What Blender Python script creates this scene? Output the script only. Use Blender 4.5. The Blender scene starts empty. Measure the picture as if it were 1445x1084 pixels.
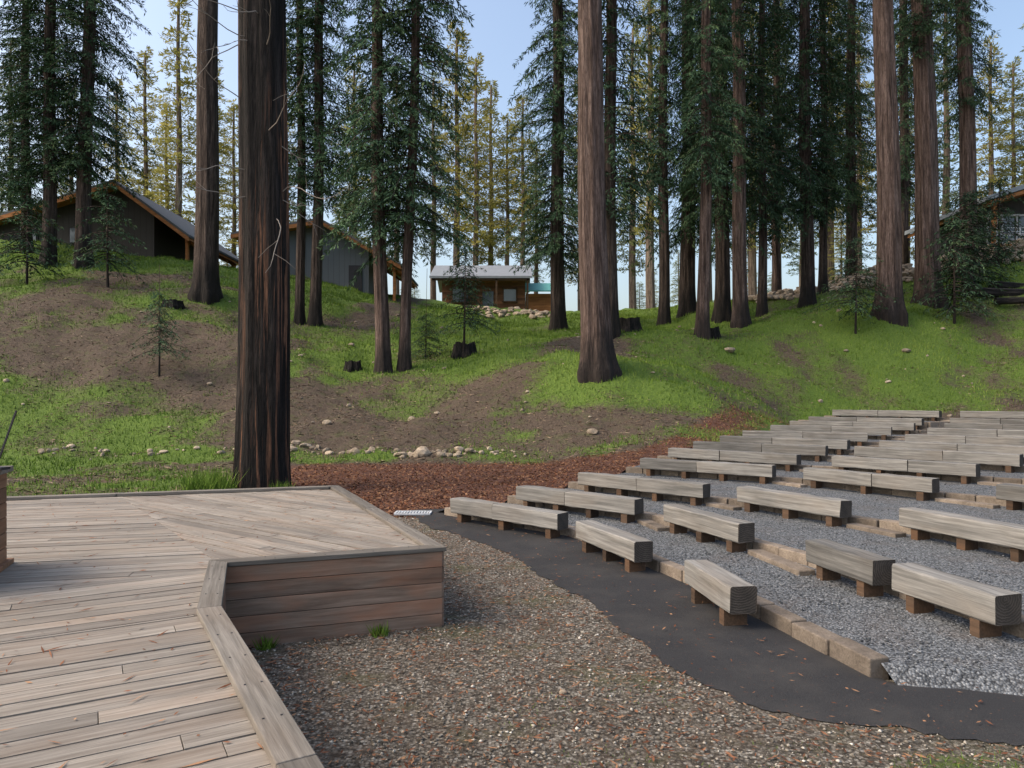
import bpy, math, numpy as np
from mathutils import Vector, Matrix
R = np.random.default_rng(11)
scene = bpy.context.scene
COL = scene.collection

# ------------------------------------------------------------------ helpers
def sstep(a, b, x):
    t = np.clip((np.asarray(x, float)-a)/(b-a), 0, 1); return t*t*(3-2*t)
def box2(x, y, x0, x1, y0, y1, s=1.5):
    return sstep(x0-s, x0+s, x)*(1-sstep(x1-s, x1+s, x))*sstep(y0-s, y0+s, y)*(1-sstep(y1-s, y1+s, y))
_h = np.random.default_rng(5).random((256, 256))
def vn(x, y, sc, off=0):
    x = np.asarray(x, float)/sc+off*17.3+500; y = np.asarray(y, float)/sc+off*9.1+500
    xi = np.floor(x).astype(int); yi = np.floor(y).astype(int); fx = x-xi; fy = y-yi
    fx = fx*fx*(3-2*fx); fy = fy*fy*(3-2*fy)
    a = _h[xi % 256, yi % 256]; b = _h[(xi+1) % 256, yi % 256]; c = _h[xi % 256, (yi+1) % 256]; d = _h[(xi+1) % 256, (yi+1) % 256]
    return (a*(1-fx)+b*fx)*(1-fy)+(c*(1-fx)+d*fx)*fy
def link(o, parent=None):
    COL.objects.link(o)
    if parent is not None: o.parent = parent
    return o
def empty(name, loc=(0, 0, 0)):
    e = bpy.data.objects.new(name, None); e.location = loc; e.empty_display_size = .3; COL.objects.link(e); return e
def raw_mesh(name, verts, faces, mats, smooth=False, attrs=None, mi=None):
    me = bpy.data.meshes.new(name)
    verts = np.asarray(verts, np.float32); faces = np.asarray(faces, np.int32)
    nv = len(verts); nf, k = faces.shape
    me.vertices.add(nv); me.vertices.foreach_set('co', verts.ravel())
    me.loops.add(nf*k); me.loops.foreach_set('vertex_index', faces.ravel())
    me.polygons.add(nf); me.polygons.foreach_set('loop_start', np.arange(0, nf*k, k, dtype=np.int32))
    try: me.polygons.foreach_set('loop_total', np.full(nf, k, np.int32))
    except Exception: pass
    if mi is not None: me.polygons.foreach_set('material_index', np.asarray(mi, np.int32))
    me.polygons.foreach_set('use_smooth', np.full(nf, smooth))
    for m in mats: me.materials.append(m)
    me.update(calc_edges=True)
    for an, (ty, dat) in (attrs or {}).items():
        a = me.attributes.new(an, ty, 'POINT')
        a.data.foreach_set({'FLOAT': 'value', 'FLOAT_VECTOR': 'vector', 'FLOAT_COLOR': 'color'}[ty], np.asarray(dat, np.float32).ravel())
    return me

class MB:
    def __init__(s): s.v = []; s.f = []; s.bc = []; s.t = []; s.mi = []
    def add(s, vs, fs, bcs, tint, m=0, mis=None):
        o = len(s.v); s.v += [tuple(p) for p in vs]; s.bc += [tuple(b) for b in bcs]; s.t += [tint]*len(vs)
        s.f += [tuple(i+o for i in f) for f in fs]; s.mi += (mis if mis else [m]*len(fs))
    def box(s, c, dx, L, W, H, tint=None, m=0, dz=(0, 0, 1), mend=None):
        c = Vector(c); dx = Vector(dx).normalized(); dz = Vector(dz); dy = dz.cross(dx).normalized(); dz = dx.cross(dy)
        vs = []; bc = []; ro = R.random(3)*50
        for i in (-1, 1):
            for j in (-1, 1):
                for k in (-1, 1):
                    vs.append(c+dx*(i*L/2)+dy*(j*W/2)+dz*(k*H/2)); bc.append((i*L/2+ro[0], j*W/2+ro[1], k*H/2+ro[2]))
        fs = [(0, 1, 3, 2), (4, 6, 7, 5), (0, 4, 5, 1), (2, 3, 7, 6), (0, 2, 6, 4), (1, 5, 7, 3)]
        me = m if mend is None else mend
        s.add(vs, fs, bc, R.random() if tint is None else tint, mis=[me, me, m, m, m, m])
    def prism(s, pts, z0, z1, d=(1, 0), tint=None, m=0):
        n = len(pts); ro = R.random(3)*50; d = np.array(d, float); d /= np.linalg.norm(d); p = np.array([-d[1], d[0]])
        vs = []; bc = []
        for z in (z0, z1):
            for q in pts:
                vs.append((q[0], q[1], z)); bc.append((np.dot(q, d)+ro[0], np.dot(q, p)+ro[1], z+ro[2]))
        fs = [tuple(range(n-1, -1, -1)), tuple(range(n, 2*n))]+[(i, (i+1) % n, n+(i+1) % n, n+i) for i in range(n)]
        s.add(vs, fs, bc, R.random() if tint is None else tint, m)
    def extr(s, pts, off, tint=None, m=0):   # 3d polygon extruded by a vector
        n = len(pts); off = Vector(off); ro = R.random(3)*50
        vs = [Vector(p) for p in pts]+[Vector(p)+off for p in pts]
        bc = [(v[0]+ro[0], v[1]+ro[1], v[2]+ro[2]) for v in vs]
        fs = [tuple(range(n-1, -1, -1)), tuple(range(n, 2*n))]+[(i, (i+1) % n, n+(i+1) % n, n+i) for i in range(n)]
        s.add(vs, fs, bc, R.random() if tint is None else tint, m)
    def obj(s, name, mats, parent=None, bevel=0, smooth=False):
        me = bpy.data.meshes.new(name); me.from_pydata(s.v, [], s.f)
        a = me.attributes.new('bc', 'FLOAT_VECTOR', 'POINT'); a.data.foreach_set('vector', np.array(s.bc, np.float32).ravel())
        a = me.attributes.new('tint', 'FLOAT', 'POINT'); a.data.foreach_set('value', np.array(s.t, np.float32))
        for m in mats: me.materials.append(m)
        me.polygons.foreach_set('material_index', s.mi)
        if smooth: me.polygons.foreach_set('use_smooth', [True]*len(me.polygons))
        import bmesh
        bm = bmesh.new(); bm.from_mesh(me); bmesh.ops.recalc_face_normals(bm, faces=bm.faces); bm.to_mesh(me); bm.free()
        o = bpy.data.objects.new(name, me); link(o, parent)
        if bevel:
            b = o.modifiers.new('bevel', 'BEVEL'); b.width = bevel; b.segments = 2; b.limit_method = 'ANGLE'
        return o

# ------------------------------------------------------------------ materials
class NT:
    def __init__(s, name):
        s.m = bpy.data.materials.new(name); s.m.use_nodes = True; s.t = s.m.node_tree
        s.b = s.t.nodes['Principled BSDF']; s.b.inputs['Specular IOR Level'].default_value = .2
    def n(s, ty, **kw):
        x = s.t.nodes.new(ty)
        for k, v in kw.items(): setattr(x, k, v)
        return x
    def l(s, a, b): s.t.links.new(a, b)
    def attr(s, name): return s.n('ShaderNodeAttribute', attribute_name=name)
    def mapping(s, vec, scale):
        mp = s.n('ShaderNodeMapping'); mp.inputs['Scale'].default_value = scale; s.l(vec, mp.inputs['Vector']); return mp.outputs[0]
    def noise(s, vec, scale, detail=4, rough=.6, dist=0):
        x = s.n('ShaderNodeTexNoise'); x.inputs['Scale'].default_value = scale; x.inputs['Detail'].default_value = detail
        x.inputs['Roughness'].default_value = rough; x.inputs['Distortion'].default_value = dist; s.l(vec, x.inputs['Vector']); return x.outputs['Fac']
    def ramp(s, fac, stops):
        x = s.n('ShaderNodeValToRGB'); e = x.color_ramp.elements
        while len(e) < len(stops): e.new(.5)
        for i, (p, c) in enumerate(stops): e[i].position = p; e[i].color = (*c, 1) if len(c) == 3 else c
        s.l(fac, x.inputs[0]); return x.outputs[0]
    def mix(s, fac, a, b, mode='MIX'):
        x = s.n('ShaderNodeMix', data_type='RGBA', blend_type=mode)
        for v, i in ((fac, 0), (a, 6), (b, 7)):
            if hasattr(v, 'links'): s.l(v, x.inputs[i])
            else: x.inputs[i].default_value = v if i == 0 else (*v, 1)
        return x.outputs[2]
    def math(s, op, a, b=0.0, c=None):
        x = s.n('ShaderNodeMath', operation=op)
        for v, i in ((a, 0), (b, 1)):
            if hasattr(v, 'links'): s.l(v, x.inputs[i])
            else: x.inputs[i].default_value = v
        return x.outputs[0]
    def bump(s, h, st=.5, dist=.02):
        x = s.n('ShaderNodeBump'); x.inputs['Strength'].default_value = st; x.inputs['Distance'].default_value = dist
        s.l(h, x.inputs['Height']); s.l(x.outputs[0], s.b.inputs['Normal'])
    def out(s, col, rough=.85):
        s.l(col, s.b.inputs['Base Color']) if hasattr(col, 'links') else setattr(s.b.inputs['Base Color'], 'default_value', (*col, 1))
        s.b.inputs['Roughness'].default_value = rough; return s.m

def wood(name, dark, light, warm, warmamt=.4, along=1.2, across=26, stain=1.0, tlo=.62):
    k = NT(name); bc = k.attr('bc').outputs['Vector']; t = k.attr('tint').outputs['Fac']
    g = k.noise(k.mapping(bc, (along, across, across)), 1.6, 6, .65, .4)
    fine = k.noise(k.mapping(bc, (along*2.5, across*5, across*5)), 1.5, 3, .7)
    c = k.ramp(g, [(.3, dark), (.52, tuple((a+b)/2 for a, b in zip(dark, light))), (.7, light)])
    c = k.mix(k.math('MULTIPLY', fine, .35), c, dark)
    big = k.noise(k.mapping(bc, (.8, 2.5, 2.5)), 1.3, 3)
    w = k.math('MULTIPLY', k.ramp(big, [(.45, (0, 0, 0)), (.7, (1, 1, 1))]), warmamt)
    c = k.mix(w, c, warm)
    c = k.mix(1.0, c, k.ramp(t, [(0, (tlo, tlo, tlo)), (.5, (.95, .94, .92)), (1, (1.13, 1.12, 1.1))]), 'MULTIPLY')
    c = k.mix(k.math('MULTIPLY', k.ramp(k.noise(bc, 1.1, 3), [(.5, (0, 0, 0)), (.75, (1, 1, 1))]), .35*stain), c, tuple(v*.5 for v in dark))
    k.bump(k.math('ADD', g, k.math('MULTIPLY', fine, .5)), .6, .006)
    return k.out(c, .85)
M_deck = wood('weathered_deck_wood', (.155, .135, .115), (.415, .38, .335), (.30, .215, .155), .35, 1.2, 26, 1.0, .74)
M_cap = wood('weathered_cap_wood', (.11, .10, .088), (.28, .258, .23), (.20, .15, .11), .3)
M_fascia = wood('redwood_fascia', (.13, .09, .068), (.36, .27, .21), (.36, .165, .095), .75, .8, 12)
M_beam = wood('weathered_beam', (.10, .098, .094), (.355, .347, .33), (.21, .17, .13), .3, .7, 16, 1.0, .55)
M_leg = wood('bench_leg_wood', (.05, .035, .025), (.14, .09, .06), (.16, .08, .04), .5)
M_soffit = wood('soffit_wood', (.22, .09, .035), (.48, .22, .09), (.5, .22, .08), .4, .5, 6)
M_cabin = wood('cabin_siding', (.10, .05, .03), (.28, .14, .08), (.32, .13, .06), .4, .3, 4)
M_podium = wood('podium_wood', (.16, .09, .055), (.38, .22, .14), (.36, .17, .09), .5, .8, 10)
k = NT('beam_end_grain'); bc = k.attr('bc').outputs['Vector']
wv = k.n('ShaderNodeTexWave', wave_type='RINGS', rings_direction='X'); wv.inputs['Scale'].default_value = 14; wv.inputs['Distortion'].default_value = 4; wv.inputs['Detail Scale'].default_value = 3
k.l(bc, wv.inputs[0]); c = k.mix(wv.outputs['Fac'], (.05, .042, .036), (.10, .085, .072))
c = k.mix(k.ramp(k.noise(bc, 9, 4), [(.4, (0, 0, 0)), (.7, (.7, .7, .7))]), c, (.045, .04, .035)); k.bump(wv.outputs['Fac'], .4, .006); M_end = k.out(c, .9)

def bark(name, a, b, charcol, charz, charamt, streak=None):
    k = NT(name); co = k.n('ShaderNodeTexCoord').outputs['Object']
    v = k.mapping(co, (1, 1, .07)); f1 = k.noise(v, 9, 5, .65, .5); f2 = k.noise(k.mapping(co, (1, 1, .15)), 30, 4, .7)
    c = k.ramp(f1, [(.32, tuple(x*.22 for x in a)), (.48, a), (.66, b)])
    c = k.mix(k.ramp(f2, [(.45, (0, 0, 0)), (.68, (.75, .75, .75))]), c, tuple(x*.4 for x in a))
    sx = k.n('ShaderNodeSeparateXYZ'); k.l(co, sx.inputs[0])
    big = k.noise(k.mapping(co, (1, 1, .25)), 1.3, 4)
    h = k.math('ADD', k.math('MULTIPLY', sx.outputs[2], -1/charz), k.math('MULTIPLY', big, 2.2))
    m = k.math('MULTIPLY', k.ramp(h, [(.35, (0, 0, 0)), (.95, (1, 1, 1))]), charamt)
    c = k.mix(m, c, charcol)
    if streak:
        s1 = k.noise(k.mapping(co, (1, 1, .03)), 8, 6, .65, .3)
        fr = k.ramp(k.noise(k.mapping(co, (1.2, 1.2, .09)), 1.5, 3), [(.44, (0, 0, 0)), (.56, (1, 1, 1))])
        c = k.mix(k.math('MULTIPLY', k.ramp(s1, [(.51, (0, 0, 0)), (.57, (1, 1, 1))]), fr), c, k.ramp(f2, [(.35, tuple(v*.45 for v in streak)), (.65, streak)]))
    k.bump(k.math('ADD', f1, k.math('MULTIPLY', f2, .4)), 1.0, .14)
    return k.out(c, .95)
M_bark = bark('redwood_bark', (.115, .080, .068), (.235, .172, .148), (.024, .021, .02), 2.6, .85)
M_bark2 = bark('dark_redwood_bark', (.07, .052, .044), (.155, .118, .10), (.018, .017, .016), 3.4, .85)
M_burnt = bark('burnt_redwood_bark', (.018, .016, .015), (.055, .045, .04), (.01, .01, .01), 3, .5, streak=(.24, .125, .078))
M_pinebark = bark('pine_bark', (.18, .135, .11), (.34, .27, .21), (.05, .04, .04), 3, .3)

def foliage(name, stops, trans=0, alt=None):
    k = NT(name); t = k.attr('tint').outputs['Fac']; oi = k.n('ShaderNodeObjectInfo').outputs['Random']
    c = k.ramp(t, stops)
    if alt: c = k.mix(k.ramp(oi, [(.35, (0, 0, 0)), (.75, (1, 1, 1))]), c, k.ramp(t, alt))
    hs = k.n('ShaderNodeHueSaturation'); k.l(c, hs.inputs['Color'])
    k.l(k.math('ADD', k.math('MULTIPLY', oi, .5), .78), hs.inputs['Value'])
    k.t.nodes.remove(k.b); df = k.n('ShaderNodeBsdfDiffuse'); k.l(hs.outputs[0], df.inputs[0]); o = df.outputs[0]
    if trans:
        tr = k.n('ShaderNodeBsdfTranslucent'); k.l(hs.outputs[0], tr.inputs[0])
        ms = k.n('ShaderNodeMixShader'); ms.inputs[0].default_value = trans
        k.l(o, ms.inputs[1]); k.l(tr.outputs[0], ms.inputs[2]); o = ms.outputs[0]
    k.l(o, k.t.nodes['Material Output'].inputs[0]); return k.m
M_fol = foliage('redwood_foliage', [(0, (.032, .06, .04)), (.5, (.062, .108, .062)), (.85, (.10, .155, .078)), (1, (.14, .185, .09))])
M_fol_suntint = foliage('pine_foliage', [(0, (.17, .17, .05)), (.5, (.36, .34, .10)), (1, (.60, .52, .17))], .35, [(0, (.09, .12, .07)), (.5, (.18, .22, .12)), (1, (.30, .33, .17))])  # golden sunlight painted into the far leaf colour; some trees blend to grey-green
M_grass = foliage('grass_blades', [(0, (.075, .12, .022)), (.5, (.13, .215, .035)), (1, (.22, .29, .07))])
M_litter = foliage('needle_litter', [(0, (.08, .035, .022)), (.5, (.19, .085, .05)), (1, (.32, .19, .11))])
M_debris = foliage('forest_debris', [(0, (.05, .033, .024)), (.5, (.13, .09, .065)), (1, (.27, .21, .15))])
M_peb = foliage('pebble_brown', [(0, (.08, .07, .058)), (.5, (.21, .185, .15)), (.9, (.38, .345, .29)), (1, (.6, .56, .49))])
M_peb2 = foliage('pebble_bluegrey', [(0, (.05, .054, .059)), (.5, (.135, .146, .155)), (1, (.30, .31, .325))])
k = NT('dead_wood'); M_dead = k.out((.24, .21, .18), .9)

def stone(name, a, b):
    k = NT(name); co = k.n('ShaderNodeTexCoord').outputs['Object']; t = k.attr('tint').outputs['Fac']
    f = k.noise(co, 7, 6, .7); c = k.ramp(f, [(.3, a), (.7, b)])
    c = k.mix(1.0, c, k.ramp(t, [(0, (.6, .58, .56)), (.6, (1, .96, .91)), (1, (1.22, 1.18, 1.12))]), 'MULTIPLY')
    c = k.mix(k.ramp(k.noise(co, 60, 2), [(.45, (0, 0, 0)), (.75, (.5, .5, .5))]), c, tuple(x*.4 for x in a))
    k.bump(k.noise(co, 30, 5, .7), .6, .02); return k.out(c, .9)
M_rock = stone('tan_rock', (.24, .195, .15), (.50, .43, .34))
M_curb = stone('curb_block_stone', (.16, .135, .112), (.32, .275, .23))

k = NT('asphalt'); co = k.n('ShaderNodeTexCoord').outputs['Object']
c = k.ramp(k.noise(co, 160, 3, .8), [(.35, (.02, .02, .021)), (.6, (.041, .041, .043)), (.75, (.09, .09, .09))])
c = k.mix(k.math('MULTIPLY', k.ramp(k.noise(co, 1.4, 5), [(.45, (0, 0, 0)), (.75, (1, 1, 1))]), .6), c, (.068, .064, .06))
c = k.mix(k.ramp(k.noise(co, 38, 2), [(.66, (0, 0, 0)), (.72, (.8, .8, .8))]), c, (.09, .05, .035))
k.bump(k.noise(co, 130, 3, .8), .6, .01); M_asph = k.out(c, .85)

def gravel_nodes(k, co, cols, sc=55):
    vo = k.n('ShaderNodeTexVoronoi'); vo.inputs['Scale'].default_value = sc; k.l(co, vo.inputs['Vector'])
    sp = k.n('ShaderNodeSeparateColor'); k.l(vo.outputs['Color'], sp.inputs[0])
    c = k.ramp(sp.outputs[0], cols); d = k.ramp(vo.outputs['Distance'], [(.3, (1, 1, 1)), (.75, (.4, .4, .4))])
    return k.mix(1.0, c, d, 'MULTIPLY'), vo.outputs['Distance']
k = NT('blue_grey_gravel'); co = k.n('ShaderNodeTexCoord').outputs['Object']
c, d = gravel_nodes(k, co, [(0, (.065, .07, .076)), (.5, (.155, .167, .18)), (1, (.30, .315, .33))], 60)
c = k.mix(k.math('MULTIPLY', k.ramp(k.noise(co, 2.2, 5), [(.5, (0, 0, 0)), (.75, (1, 1, 1))]), .45), c, (.11, .085, .068))
k.bump(k.math('MULTIPLY', d, -1), .8, .015); M_gravel = k.out(c, .9)

k = NT('ground_surface'); co = k.n('ShaderNodeTexCoord').outputs['Object']; g = k.attr('gm').outputs['Color']
sp = k.n('ShaderNodeSeparateColor'); k.l(g, sp.inputs[0]); nb = k.noise(co, 2.2, 8, .75); nf = k.noise(co, 14, 6, .8); nff = k.noise(co, 55, 4, .8)
dirt = k.ramp(nf, [(.3, (.042, .031, .024)), (.5, (.09, .067, .05)), (.72, (.175, .135, .10))])
dirt = k.mix(k.ramp(nff, [(.5, (0, 0, 0)), (.75, (.7, .7, .7))]), dirt, (.20, .155, .12))
dirt = k.mix(k.ramp(nb, [(.50, (0, 0, 0)), (.66, (.6, .6, .6))]), dirt, (.085, .105, .035))
grs = k.ramp(nf, [(.25, (.05, .075, .018)), (.5, (.10, .165, .028)), (.75, (.19, .265, .055))])
grs = k.mix(k.ramp(nff, [(.52, (0, 0, 0)), (.72, (.5, .5, .5))]), grs, (.14, .13, .06))
mul = k.ramp(nff, [(.3, (.042, .020, .015)), (.5, (.125, .06, .043)), (.75, (.25, .135, .095))])
mul = k.mix(k.ramp(nf, [(.4, (0, 0, 0)), (.75, (.6, .6, .6))]), mul, (.075, .042, .03))
grv, gd = gravel_nodes(k, co, [(0, (.085, .074, .06)), (.45, (.215, .19, .155)), (.85, (.37, .335, .28)), (1, (.56, .52, .45))], 48)
grv = k.mix(k.ramp(nb, [(.44, (0, 0, 0)), (.64, (.55, .55, .55))]), grv, (.13, .09, .064))
grv = k.mix(k.ramp(nf, [(.56, (0, 0, 0)), (.70, (.4, .4, .4))]), grv, (.16, .08, .052))
grv = k.mix(k.ramp(k.noise(co, 1.1, 6, .7), [(.54, (0, 0, 0)), (.68, (.5, .5, .5))]), grv, (.125, .145, .06))
def edge(ch):
    s = k.math('ADD', ch, k.math('MULTIPLY', k.math('SUBTRACT', k.math('MULTIPLY', k.math('ADD', nb, nf), .5), .5), 2.0))
    return k.ramp(s, [(.33, (0, 0, 0)), (.68, (1, 1, 1))])
c = k.mix(edge(sp.outputs[1]), dirt, mul); c = k.mix(edge(sp.outputs[2]), c, grv); c = k.mix(edge(sp.outputs[0]), c, grs)
k.bump(k.math('ADD', nf, k.math('MULTIPLY', nff, .5)), .9, .06); M_ground = k.out(c, .95)

def flat(name, col, rough=.6, metal=0, var=.25, sc=3):
    k = NT(name); co = k.n('ShaderNodeTexCoord').outputs['Object']
    c = k.mix(k.noise(co, sc, 5), tuple(x*(1-var) for x in col), tuple(x*(1+var) for x in col)); k.b.inputs['Metallic'].default_value = metal; return k.out(c, rough)
def siding(name, col):
    k = NT(name); bc = k.attr('bc').outputs['Vector']
    wv = k.n('ShaderNodeTexWave', bands_direction='X', wave_profile='SAW'); wv.inputs['Scale'].default_value = .75; k.l(bc, wv.inputs[0])
    c = k.mix(k.ramp(wv.outputs['Fac'], [(.0, (1, 1, 1)), (.1, (0, 0, 0))]), col, tuple(x*.45 for x in col))
    c = k.mix(k.math('MULTIPLY', k.noise(bc, 1.2, 4), .4), c, tuple(x*.7 for x in col)); k.bump(wv.outputs['Fac'], .5, .03); return k.out(c, .6)
M_sidA = siding('dark_grey_siding', (.05, .048, .047)); M_sidB = siding('grey_blue_siding', (.11, .125, .14))
M_roof = flat('grey_metal_roof', (.24, .26, .285), .5); M_roofd = flat('dark_shingle_roof', (.10, .105, .11), .8, 0, .3, 8)
M_teal = flat('teal_metal_roof', (.12, .36, .33), .5); M_white = flat('pale_paint', (.55, .57, .59), .5)
M_dark = flat('charcoal_trim', (.03, .03, .035), .5)
M_char = bark('charred_stump', (.02, .018, .017), (.06, .05, .045), (.01, .01, .01), 1, .4)
k = NT('window_glass'); k.b.inputs['Base Color'].default_value = (.08, .10, .12, 1); k.b.inputs['Roughness'].default_value = .08; k.b.inputs['Specular IOR Level'].default_value = .8; M_glass = k.m

# ------------------------------------------------------------------ terrain
CP = np.array([(-30,-20,0),(-15,-20,0),(0,-20,0),(-30,0,0),(-15,0,0),(0,0,0),(-30,10,0),(-15,10,0),(-5,9,0),(0,9,0),(-30,16,.1),(-15,15,0),(-6,15,0),(0,14,0),
 (5,4,0),(10,4,0),(20,4,.1),(30,0,.3),(-12,18,.05),(-5,18,.05),(0,18,.1),(3,18,.35),(5,20,.6),(-15,22,.45),(-8,22,.4),(-2,22,.4),(2,23,.7),(5,23,1.),
 (1,14.5,.2),(4,18.5,.45),(6.5,21.7,.72),(9,25,.95),(13,30,1.45),(18,27.5,1.5),(21,22,1.3),(21,15,1.1),(20,9,.7),(12,12,.6),
 (-17.4,28,2.7),(-25,27,3.2),(-16.4,38,7.5),(-28,43,10.2),(-26,43,10.2),(-34.6,48,12.6),(-24,48,11.4),(-30,60,12.8),(-20,60,12.0),(-5.8,32,3.3),(-11.9,40,6.6),
 (-11,31,4.2),(-5.5,25,1.1),(.7,25,1.15),(3.3,27,3.2),(-.3,45,6.3),(9.1,62,9.7),(-2.4,65,10.4),(-13.6,52,10.4),(-6.3,52,8.6),(0,55,8.2),
 (9.7,36,5.1),(12.9,40,6.3),(18.3,44,7.8),(19.7,37,6.4),(23.5,40,7.6),(28.4,44,9.4),(14.7,33,3.5),(22.3,33,3.6),(17.3,30,1.9),(9.2,28,2.1),(24,29,2.3),
 (20.3,54,9.8),(37.5,52,12.0),(28.4,54,11.4),(33,47,11.2),(-100,60,16),(100,60,16),(-100,200,15),(0,200,13),(100,200,15),(0,100,11),(-40,100,12.5),(50,100,12.5),
 (-60,20,3),(60,20,4),(-60,-40,0),(60,-40,0),(0,-60,0),(150,-50,3),(-150,-50,3),(-220,250,16),(220,250,16)], float)
def tps(d): return np.where(d > 1e-6, d*d*np.log(np.maximum(d, 1e-6)), 0)
_n = len(CP); A = np.zeros((_n+3, _n+3)); P1 = np.c_[np.ones(_n), CP[:, :2]]
A[:_n, :_n] = tps(np.hypot(CP[:, None, 0]-CP[None, :, 0], CP[:, None, 1]-CP[None, :, 1]))+np.eye(_n)*1.0
A[:_n, _n:] = P1; A[_n:, :_n] = P1.T
W = np.linalg.solve(A, np.r_[CP[:, 2], 0, 0, 0])
XB = ([5, 11.9, 14.1, 18.3, 21.6, 26, 29.7], [2.75, -1.1, 1.0, 3.6, 6.6, 9.8, 13.2])
def tz(x, y):
    x = np.atleast_1d(np.asarray(x, float)); y = np.atleast_1d(np.asarray(y, float)); z = np.zeros_like(x)
    for i in range(0, len(x), 20000):
        xx, yy = x[i:i+20000], y[i:i+20000]
        z[i:i+20000] = tps(np.hypot(xx[:, None]-CP[None, :, 0], yy[:, None]-CP[None, :, 1]))@W[:_n]+W[_n]+W[_n+1]*xx+W[_n+2]*yy
    far = sstep(18, 26, y)
    z = z+far*((vn(x, y, 4)-.5)*.75+(vn(x, y, 1.3, 1)-.5)*.38+(vn(x, y, .5, 2)-.5)*.13)
    fl = sstep(11.5, 18, y); z = z*fl
    z = np.maximum(z, -.02)+sstep(12.5, 14, y)*(vn(x, y, .6, 3)-.5)*.05
    xb = np.interp(y, XB[0], XB[1]); p = .72*x+.69*y
    ins = sstep(0.05, .5, x-xb)*(1-sstep(28, 28.8, p))*sstep(5.1, 5.4, y)*(1-sstep(30, 36, x))
    low = np.minimum(z, .058*(p-7.6)-.25)
    return z*(1-ins)+low*ins
def tz1(x, y): return float(tz(x, y)[0])
def axis(lo, a, b, hi, fine, n1, n2):
    g1 = a-np.geomspace(1, 1+a-lo, n1)[::-1]+1; g3 = b+np.geomspace(1, 1+hi-b, n2)-1
    return np.unique(np.round(np.r_[g1, np.arange(a, b, fine), g3], 3))
xs = axis(-260, -26, 32, 260, .24, 60, 60); ys = axis(-90, 2, 50, 330, .22, 30, 60)
GX, GY = np.meshgrid(xs, ys, indexing='ij'); gx = GX.ravel(); gy = GY.ravel(); gz = tz(gx, gy)
def grass_mask(x, y):
    g = np.maximum.reduce([box2(x, y, -60, -10.5, 17, 28, 2)*.74, box2(x, y, -70, -9, 42, 90, 2)*.95, box2(x, y, -8, 9, 36, 90, 3)*.95,
        box2(x, y, 5, 70, 27.8, 90, 2)*.86, box2(x, y, -24, -3.2, 20.3, 22.1, .6)*.78, box2(x, y, .5, 8, 24, 31, 1.5)*.66, box2(x, y, 2.0, 7, 1.8, 4.0, .25)*.62,
        box2(x, y, -9, 2, 29.5, 37, 2)*.58, box2(x, y, -40, -17, 30, 42, 2)*.47, box2(x, y, -20, -7, 12.3, 20, 1)*.52, np.full_like(x, .33)*sstep(18, 22, y)])
    g = g-box2(x, y, 9, 16, 29, 33, 1.5)*.32-box2(x, y, 20, 27, 30, 34, 1.5)*.2-box2(x, y, -8, 0, 23, 30, 1.5)*.12
    return np.clip(g+((vn(x, y, 3.6, 4)-.5)*.8+(vn(x, y, 1.0, 5)-.5)*.6)*sstep(.02, .3, g), 0, 1)
def mulch_mask(x, y):
    xb = np.interp(y, XB[0], XB[1]);
    return np.maximum(box2(x, y, -6.5, 60, 12.2, 20.3, .9)*sstep(-1.5, -.2, xb+1-x)*.95, box2(x, y, -6, 60, 18, 27.5, 1)*(1-sstep(.3, 1.6, np.abs(x-xb+.9)))*.85)
gm = np.c_[grass_mask(gx, gy), mulch_mask(gx, gy), 1-sstep(11.6, 12.8, gy), np.ones(len(gx))]
ni, nj = len(xs), len(ys); idx = np.arange(ni*nj).reshape(ni, nj)
F = np.stack([idx[:-1, :-1], idx[1:, :-1], idx[1:, 1:], idx[:-1, 1:]], -1).reshape(-1, 4)
me = raw_mesh('ground', np.c_[gx, gy, gz], F, [M_ground], True, {'gm': ('FLOAT_COLOR', gm)})
link(bpy.data.objects.new('ground', me))

# ------------------------------------------------------------------ wooden stage
ZD = .66
def clip(poly, n, c):      # keep dot(p,n)<=c
    out = []
    for i in range(len(poly)):
        p, q = poly[i], poly[(i+1) % len(poly)]; dp, dq = np.dot(p, n)-c, np.dot(q, n)-c
        if dp <= 0: out.append(p)
        if (dp < 0 < dq) or (dq < 0 < dp): out.append(p+(q-p)*dp/(dp-dq))
    return out
stage = empty('wooden_stage'); mb = MB()
def lay(poly, d, w=.14, gap=.011):
    d = np.array(d, float); d /= np.linalg.norm(d); n = np.array([-d[1], d[0]]); poly = [np.array(p, float) for p in poly]
    s = [np.dot(p, n) for p in poly]; t = [np.dot(p, d) for p in poly]; a = max(s)
    while a > min(s):
        strip = clip(clip(poly, n, a-gap/2), -n, -(a-w+gap/2)); u = min(t)-R.random()*3
        while u < max(t) and len(strip) > 2:
            e = u+2.4+R.random()*2.6; q = clip(clip(strip, d, e-.002), -d, -(u+.002))
            if len(q) > 2: mb.prism(q, ZD-.038, ZD+R.normal()*.0018, d)
            u = e
        a -= w
dA = (1.89, 1.12)
def sd(p, L): v = np.array(dA)/np.hypot(*dA); return (p[0]+v[0]*L, p[1]+v[1]*L)
pI, pJ = (-2.32, 5.71), (-1.865, 4.48)
lay([pI, pJ, sd(pJ, -11), sd(pI, -11)], dA)
lay([pJ, (-.742, 2.59), (1.6, -1.35), (-1.2, -3.0), sd((-1.2, -3), -10), sd(pJ, -11)], dA)
pS = (-5.5, 9.96)
lay([pI, pS, (-11, 8.28), sd(pI, -11)], (4.05, 1.0))
lay([pI, (-.62, 6.30), (-2.67, 10.83), pS], (3.76, -2.74))
mb.obj('deck_boards', [M_deck], stage, .003)
per = [np.array(p, float) for p in [(-11, 8.28), (-2.67, 10.83), (-.62, 6.30), pI, pJ, (-.742, 2.59), (1.6, -1.35)]]
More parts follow.
